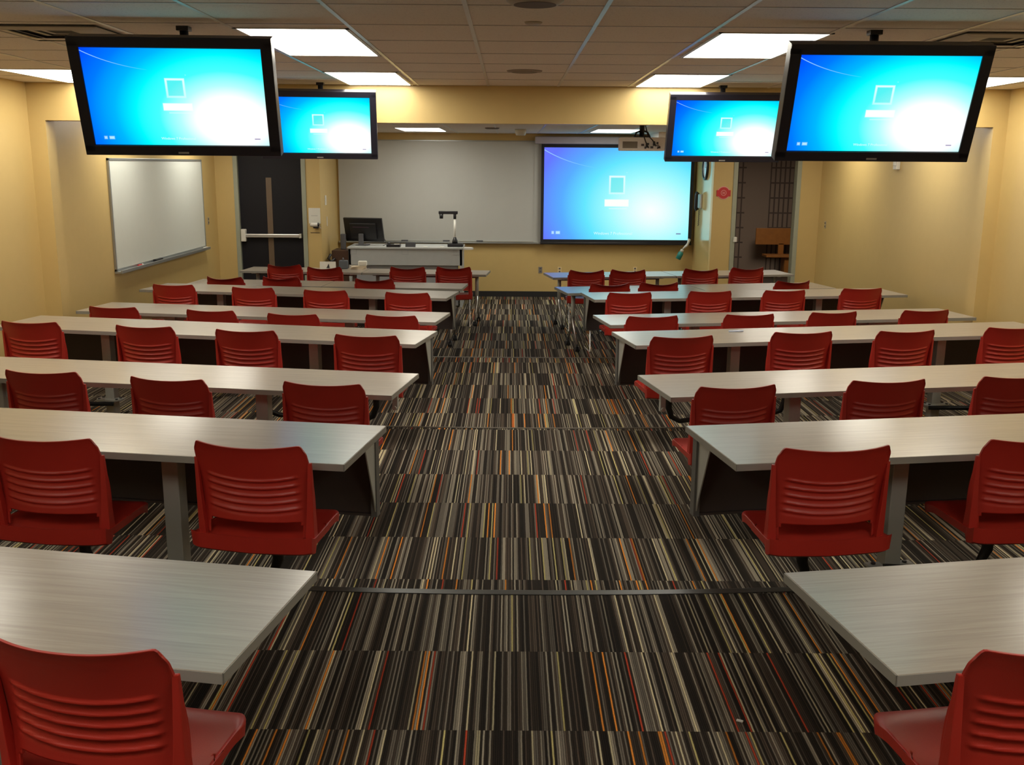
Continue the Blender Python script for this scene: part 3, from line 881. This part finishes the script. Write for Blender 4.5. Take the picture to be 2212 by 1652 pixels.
# right door, open
d2 = bpy.data.objects.new('door_2', None); COL.objects.link(d2); d2['kind'] = 'structure'; d2['label'] = 'open doorway with sage steel frame to the brown hallway'
door_frame(3.62, 4.72, M['frame'], d2)
bm = bmesh.new(); add_bbox(bm, 3.665, 3.72, YD-.05, YD+.02, 1.14, 1.22, .006); obj('strike_plate', bm, M['white'], d2)
# bench in the hallway
t = thing('wooden_bench', 'orange wooden bench in the hallway beyond the open door', 'bench', (5.85, 22.1, 0))
bm = bmesh.new(); add_bbox(bm, -.44, .75, .0, .04, .67, 1.03, .008); obj('backrest', bm, M['wood'], t)
bm = bmesh.new(); add_bbox(bm, -.28, .75, -.38, .02, .42, .47, .008); obj('seat', bm, M['wood'], t)
for x in (.13, .62):
    bm = bmesh.new(); add_bbox(bm, x-.06, x+.06, .0, .05, .44, .70, .006); obj('back_post', bm, M['wood'], t)
for x in (.20, .66):
    bm = bmesh.new(); add_bbox(bm, x-.06, x+.06, -.32, -.02, 0, .43, .006); obj('leg', bm, M['wood'], t)

# ---------------------------------------------------------------- front board, projection screen, projector
t = thing('front_whiteboard', 'wide grey-white board on the front wall left of the projection', 'whiteboard', (0, YF-.004, 0))
bm = bmesh.new(); add_box(bm, -3.06, .42, -.03, -.001, 1.0, 2.75); obj('writing_surface', bm, M['boardfront'], t)
bm = bmesh.new(); add_box(bm, .42, .56, -.045, -.001, .99, 2.76); add_box(bm, .405, .425, -.036, -.001, 1.0, 2.75); obj('sliding_edge', bm, M['boardfront'], t)
bm = bmesh.new(); add_bbox(bm, -3.08, .56, -.09, 0, .965, .992, .004); add_bbox(bm, -3.08, .56, -.036, 0, 2.75, 2.77, .003); obj('tray', bm, M['alu'], t)
for k, x in enumerate((-.55, -1.15, -1.9)):
    bm = bmesh.new(); add_bbox(bm, x-.06, x+.06, YF-.075, YF-.045, .993, 1.02, .004)
    tag(obj('board_eraser', bm, M['ink']), 'small dark item on the front board tray, %s' % ('nearest the document camera', 'in the middle', 'nearest the monitor')[k], 'eraser', 'items on the front board tray')
SCP = screenmat('projected_picture', 1.295, .80, 1.0, wash=1)  # emission stands in for projector light falling on the cloth
t = thing('projection_screen', 'pull-down projection screen showing a bright blue log-on picture', 'projection screen', (1.885, YF-.14, 1.855))
bm = bmesh.new(); add_bbox(bm, -1.46, 1.41, -.06, .08, .86, .985, .012); obj('casing', bm, M['casing'], t)
bm = bmesh.new(); add_box(bm, -1.345, 1.355, 0, .006, -.855, .87); obj('screen_cloth', bm, M['screenblack'], t)
bm = bmesh.new(); add_box(bm, -1.295, 1.295, -.006, -.001, -.80, .80); p_ = obj('picture', bm, SCP, t)
text_mesh('screen_text', 'Windows 7 Professional', .07, p_, M['st'], (-.05, -.0085, -.69), ext=.0004)
bm = bmesh.new(); add_bbox(bm, -1.35, 1.36, -.014, .016, -.89, -.85, .008); obj('bottom_bar', bm, M['black'], t)

t = thing('projector', 'white ceiling projector with black cables in front of the screen', 'projector', (1.43, 11.2, 2.585), math.radians(-3))
bm = bmesh.new(); add_bbox(bm, -.245, .245, -.16, .16, -.07, .07, .012, seg=3); obj('body', bm, plain('projector_white', (.93, .90, .85), .4), t)
bm = bmesh.new(); add_box(bm, -.215, -.055, -.163, -.159, -.045, .025)
for k in range(9): add_box(bm, -.21+.0175*k, -.203+.0175*k, -.166, -.162, -.045, .025)
obj('vent_grille', bm, plain('grille_grey', (.28, .25, .20), .6), t)
bm = bmesh.new()
for x, z, a in ((.0, -.01, .02), (.055, .0, .018), (.03, -.04, .012), (.10, -.035, .02), (.16, .01, .012), (.175, -.035, .022)): add_box(bm, x-a/1.3, x+a/1.3, -.165, -.159, z-.011, z+.011)
obj('connector_panel', bm, M['ink'], t)
bm = bmesh.new(); add_tube(bm, [(.0, .0, .07), (0, 0, .30)], .028, 14)
add_bbox(bm, -.09, .09, -.06, .06, .07, .085, .003)
for sg in (-1, 1): add_tube(bm, [(sg*.085, -.05, .075), (sg*.06, -.02, .125), (0, 0, .15)], .010, 8)
add_tube(bm, [(0, 0, .293), (0, 0, .305)], .08, 24)
obj('ceiling_mount', bm, M['black'], t)
for k, pts in enumerate(([(0.01, -.03, .28), (.015, -.10, .18), (-.0, -.19, .10), (.03, -.20, .02), (.06, -.19, -.035), (.065, -.165, -.04)], [(.02, -.03, .28), (.03, -.10, .19), (.05, -.19, .09), (.10, -.20, .04), (.135, -.19, -.01), (.14, -.165, -.02)], [(.14, -.165, -.02), (.165, -.19, -.01), (.185, -.18, -.03), (.16, -.165, -.05)])):
    bm = bmesh.new(); add_tube(bm, pts, .006 if k < 2 else .004, 8); obj('cable', bm, M['black'], t)
bm = bmesh.new()
for c in ((.045, -.185, -.01), (.12, -.185, .01)): add_bbox(bm, c[0]-.011, c[0]+.011, -.19, -.165, c[2]-.03, c[2]+.018, .003)
obj('plug', bm, M['black'], t)

# ---------------------------------------------------------------- lectern desk and what stands on it
DX, DY = -1.75, 16.65
t = thing('lectern_desk', 'wide grey instructor desk below the front whiteboard', 'desk', (DX, DY, 0))
bm = bmesh.new(); add_bbox(bm, -.96, .965, -.02, .75, .97, 1.0, .004); obj('worktop', bm, M['desk'], t)
bm = bmesh.new(); add_bbox(bm, -.94, .95, 0, .02, .70, .97, .003); obj('upper_panel', bm, M['desk'], t)
bm = bmesh.new(); add_bbox(bm, -.86, .88, .06, .08, .02, .70, .003); obj('lower_panel', bm, M['deskdark'], t)
for sg, x in ((-1, -.92), (1, .93)):
    bm = bmesh.new(); add_bbox(bm, x-.02, x+.02, 0, .72, 0, .97, .003); obj('side_panel', bm, M['desk'], t)
bm = bmesh.new()
for x, dz in ((-.86, .09), (0, .09), (.86, .09)): add_box(bm, x-.05, x+.05, -.004, 0, .97-dz, .97-dz+.004)
for x in (-.86, 0, .86):
    for k in range(2): add_box(bm, x-.052+.1*k, x-.048+.1*k, -.004, 0, .88, .97)
obj('grommet_outline', bm, M['deskdark'], t)
bm = bmesh.new()
pts = [(.965, .10), (1.09, .12), (1.13, .20), (1.10, .32), (.965, .36)]
add_prism(bm, pts, .955, .985); obj('side_flap', bm, M['white'], t)
# cabinet is a box in place of shadow; cables left of desk
t = thing('shadow_box', 'brown box standing in for the shadow left of the instructor desk', 'shadow stand-in', (-2.87, 16.75, 0))
bm = bmesh.new(); add_bbox(bm, -.12, .16, 0, .5, .0, .93, .006); obj('shade_block', bm, M['brown_shade'], t)
for z in (.55, .80):
    bm = bmesh.new(); add_tube(bm, [(-.13, -.02, z+.07), (-.17, -.05, z), (-.12, -.06, z-.05), (-.06, -.03, z)], .022, 10); obj('cable_loop', bm, M['black'], t)

mon = thing('computer_monitor', 'black computer monitor seen from behind on the instructor desk', 'monitor', (-2.46, 17.0, 1.0), math.radians(-14))
Mt = Matrix.Translation((0, 0, .26)) @ Matrix.Rotation(math.radians(16), 4, 'X')
bm = bmesh.new(); add_bbox(bm, -.36, .33, -.02, .02, -.20, .21, .006, Mt); obj('screen_housing', bm, M['black'], mon)
bm = bmesh.new(); add_bbox(bm, -.25, .22, -.055, -.015, -.15, .13, .012, Mt); hb = obj('rear_cover', bm, M['black'], mon)
bm = bmesh.new(); add_box(bm, -.19, .10, -.058, -.054, .06, .068, Mt); obj('vent_slot', bm, plain('slot_grey', (.10, .05, .09), .5), hb)
bm = bmesh.new(); add_bbox(bm, -.14, .05, -.10, .10, 0, .015, .004); add_bbox(bm, -.08, .0, -.04, .0, .01, .2, .006, Matrix.Translation((0, -.06, 0)))
obj('stand', bm, M['ink'], mon)
bm = bmesh.new(); add_tube(bm, [(.32, -.02, .14), (.38, -.04, .10), (.40, -.05, .03), (.36, -.10, .012)], .006, 8); obj('cable', bm, M['black'], mon)
bm = bmesh.new()
add_bbox(bm, -2.87, -2.79, 16.95, 17.05, .931, 1.19, .01); tag(obj('desk_speaker', bm, M['ink']), 'dark little box behind the monitor at the desk corner', 'speaker')

t = thing('desk_phone', 'low dark phone right of the monitor on the desk', 'phone', (-1.93, 16.72, 1.0))
bm = bmesh.new(); add_prism(bm, [(-.13, -.08), (.10, -.08), (.10, .09), (-.13, .09)], 0, .045, bev=.008); obj('base', bm, M['black'], t)
bm = bmesh.new(); add_tube(bm, [(-.10, -.05, .055), (-.09, -.02, .066), (-.09, .04, .066), (-.10, .08, .055)], [.022, .014, .014, .022], 10); obj('handset', bm, M['ink'], t)
bm = bmesh.new(); add_bbox(bm, 0, .09, -.075, -.03, .045, .052, .002); obj('display', bm, M['paper'], t)
t = thing('touch_panel', 'small black control panel in the middle of the desk', 'control panel', (-1.67, 16.70, 1.0))
bm = bmesh.new(); add_bbox(bm, -.08, .09, .0, .015, .0, .09, .004, Matrix.Rotation(math.radians(-25), 4, 'X')); obj('display', bm, M['black'], t)
bm = bmesh.new(); add_bbox(bm, -.06, .07, .02, .08, 0, .014, .003); obj('base', bm, M['black'], t)
for k, x in enumerate((-1.42, -1.14)):
    bm = bmesh.new(); add_box(bm, x-.035, x+.035, 16.72, 16.80, 1.0, 1.008)
    tag(obj('paper_note', bm, M['paper']), 'small white paper on the desk, %s' % ('left of the pair' if k == 0 else 'right of the pair'), 'paper', 'white papers on the desk')
t = thing('document_camera', 'document camera with a white pole on the desk end', 'document camera', (-.93, 16.85, 1.0))
bm = bmesh.new(); add_bbox(bm, -.12, .14, -.10, .12, 0, .055, .01); add_tube(bm, [(0, 0, .05), (0, 0, .10), (0, 0, .16)], [.05, .045, .02], 14); obj('base', bm, M['black'], t)
bm = bmesh.new(); add_tube(bm, [(0, 0, .14), (0, 0, .475)], .020, 12); obj('pole', bm, plain('pole_white', (.85, .85, .8), .35), t)
bm = bmesh.new(); add_tube(bm, [(0, 0, .46), (0, 0, .55)], .024, 12); add_bbox(bm, -.27, .05, -.03, .03, .54, .59, .008); obj('arm', bm, M['black'], t)
bm = bmesh.new(); add_tube(bm, [(-.225, 0, .54), (-.225, 0, .465)], [.034, .030], 14); obj('camera_head', bm, M['black'], t)

# items on the farthest left table
zt = .775
t = thing('name_card', 'folded white card with a black mark on the farthest left table', 'card', (-2.78, 15.22, zt), math.radians(3))
bm = bmesh.new()
for sg in (-1, 1): add_box(bm, -.12, .12, -.002, .002, 0, .12, Matrix.Translation((0, sg*.03, 0)) @ Matrix.Rotation(math.radians(sg*14), 4, 'X'))
obj('card', bm, M['paper'], t)
bm = bmesh.new(); add_prism(bm, [(-.02, 0), (.03, 0), (.015, .07)], 0, .0015, Matrix.Translation((0, -.0335, .02)) @ Matrix.Rotation(math.radians(90-14), 4, 'X')); obj('printed_mark', bm, M['black'], t)
bm = bmesh.new(); add_bbox(bm, -2.62, -2.49, 15.27, 15.36, zt, zt+.13, .01); bx = tag(obj('tissue_box', bm, plain('slate_card', (.10, .12, .14), .6)), 'dark slate box behind the white card on the farthest table', 'box')
bm = bmesh.new(); add_tube(bm, [(-2.56, 15.31, zt+.125), (-2.56, 15.31, zt+.17)], [.02, .008], 8); obj('tissue', bm, M['ink'], bx)
t = thing('paper_stack', 'loose stack of cream papers and tissue left of the desk', 'papers', (-2.33, 15.30, zt))
for k in range(4):
    bm = bmesh.new(); add_box(bm, -.11, .11, -.08, .08, .012*k, .012*k+.011, Matrix.Rotation(.25*k-.3, 4, 'Z')); obj('sheet_bundle', bm, plain('cream_paper', (.62, .54, .42), .8), t)
bm = bmesh.new(); add_bbox(bm, .0, .13, -.02, .07, .048, .12, .012); obj('crumpled_paper', bm, M['paper'], t)

# paper notice + small device on the column right of the left door
t = thing('paper_notice', 'white paper notice taped beside the black door', 'notice', (-3.215, YD, 1.515), 0)
bm = bmesh.new(); add_box(bm, -.085, .105, -.006, 0, -.125, .125); obj('sheet', bm, M['paper'], t)
bm = bmesh.new(); add_box(bm, -.045, .06, -.0072, -.0055, -.004, .004); obj('printed_line', bm, plain('print_grey', (.45, .45, .43), .8), t)
t = thing('wall_sharpener', 'small black and white device on the column below the notice', 'wall device', (-3.20, YD, 1.375), 0)
bm = bmesh.new(); add_tube(bm, [(-.06, -.10, 0), (-.04, -.10, 0), (.055, -.09, 0)], [.030, .036, .034], 14); obj('barrel', bm, M['white'], t, True)
bm = bmesh.new(); add_bbox(bm, -.02, .06, -.075, 0, -.06, .03, .006); add_tube(bm, [(.055, -.09, 0), (.085, -.09, 0)], .02, 10); obj('body', bm, M['black'], t)
bm = bmesh.new(); add_tube(bm, [(.085, -.09, 0), (.095, -.09, -.05), (.11, -.09, -.055)], .006, 8); obj('crank', bm, M['steel'], t)
bm = bmesh.new(); add_box(bm, -3.28, -3.13, YD-.004, YD, 1.235, 1.245); tag(obj('shadow_line', bm, M['brown_shade']), 'thin brown strip drawing the shadow line under the wall device', 'strip')  # shadow line under the device, made as a brown strip

# red round sign on the right column
t = thing('round_sign', 'round red and pink sign on the right column beside the open door', 'sign', (3.47, YD, 1.93))
bm = bmesh.new(); add_tube(bm, [(0, -.008, 0), (0, 0, 0)], .105, 32); obj('disc', bm, M['pink'], t)
bm = bmesh.new(); add_bbox(bm, -.115, .115, -.012, -.007, -.055, .045, .004); add_tube(bm, [(0, -.011, 0), (0, -.008, 0)], .092, 32); obj('red_field', bm, M['redsign'], t)
bm = bmesh.new()
ring = [(.042*math.cos(2*PI*k/20), -.013, .042*math.sin(2*PI*k/20)) for k in range(20)]
add_tube(bm, ring, .005, 6, closed=True)
add_box(bm, -.022, .022, -.014, -.012, -.004, .004); add_box(bm, -.015, -.007, -.014, -.012, -.02, .02); add_box(bm, .007, .015, -.014, -.012, -.02, .02); obj('emblem', bm, M['pink'], t)

# clock, wall phone and hanging bottle on the alcove's right side
t = thing('wall_clock', 'round black-rimmed wall clock seen edge-on beside the screen', 'clock', (AR, 17.15, 2.33), -PI/2)
bm = bmesh.new(); ring = [(.19*math.cos(2*PI*k/36), -.02, .19*math.sin(2*PI*k/36)) for k in range(36)]; add_tube(bm, ring, .022, 10, closed=True); obj('rim', bm, M['black'], t)
bm = bmesh.new(); add_tube(bm, [(0, -.02, 0), (0, 0, 0)], .185, 36); obj('face', bm, plain('clock_face', (.75, .75, .78), .12), t)
bm = bmesh.new(); add_box(bm, -.004, .004, -.024, -.021, 0, .13); add_box(bm, 0, .09, -.024, -.021, -.004, .004); obj('hand', bm, M['black'], t)
t = thing('wall_phone', 'black wall phone with hanging cord beside the screen', 'phone', (AR, 17.50, 1.76), -PI/2)
bm = bmesh.new(); add_bbox(bm, -.12, .12, -.035, 0, -.12, .12, .01); obj('base', bm, M['silver'], t)
bm = bmesh.new(); add_tube(bm, [(0, -.06, .15), (0, -.085, .11), (0, -.085, -.11), (0, -.06, -.15)], [.036, .03, .03, .036], 12); obj('handset', bm, M['black'], t)
bm = bmesh.new(); add_tube(bm, [(.0+.008*math.sin(k*1.9), -.03-.008*math.cos(k*1.9), -.15-.010*k) for k in range(28)], .006, 6); obj('cord', bm, M['black'], t)
t = thing('hanging_bottle', 'small teal spray bottle with white cap hanging below the screen corner', 'bottle', (3.06, YF-.18, 0))
Mh = Matrix.Translation((0, 0, .83)) @ Matrix.Rotation(math.radians(24), 4, 'Y')
bm = bmesh.new(); add_tube(bm, [Mh @ Vector((0, 0, -.12)), Mh @ Vector((0, 0, .0)), Mh @ Vector((0, 0, .02))], [.048, .048, .03], 14); obj('bottle', bm, M['teal'], t)
bm = bmesh.new(); add_tube(bm, [Mh @ Vector((0, 0, .02)), Mh @ Vector((0, 0, .07))], [.034, .03], 12); obj('cap', bm, M['white'], t)
bm = bmesh.new(); add_tube(bm, [(.03, 0, .90), (.10, 0, .965), (.12, 0, 1.0), (.14, 0, 1.07), (.15, .03, 1.06)], [.012, .026, .02, .03, .02], 8); obj('hanging_strap', bm, M['white'], t)

# pen on the fourth right table, white scrap on the carpet
bm = bmesh.new()
add_tube(bm, [(0, 0, .006), (.13, .02, .006)], .006, 8)
p = tag(obj('pen', bm, plain('pen_blue_white', (.6, .68, .9), .3)), 'pale pen lying on the fourth right table from the camera', 'pen'); p.location = (1.90, 8.52, .22+TH)
bm = bmesh.new(); add_box(bm, -.012, .012, -.006, .006, 0, .004, Matrix.Rotation(-.5, 4, 'Z'))
p = tag(obj('paper_scrap', bm, M['white']), 'tiny white scrap on the striped carpet in the aisle', 'scrap'); p.location = (.871, 3.366, .331)
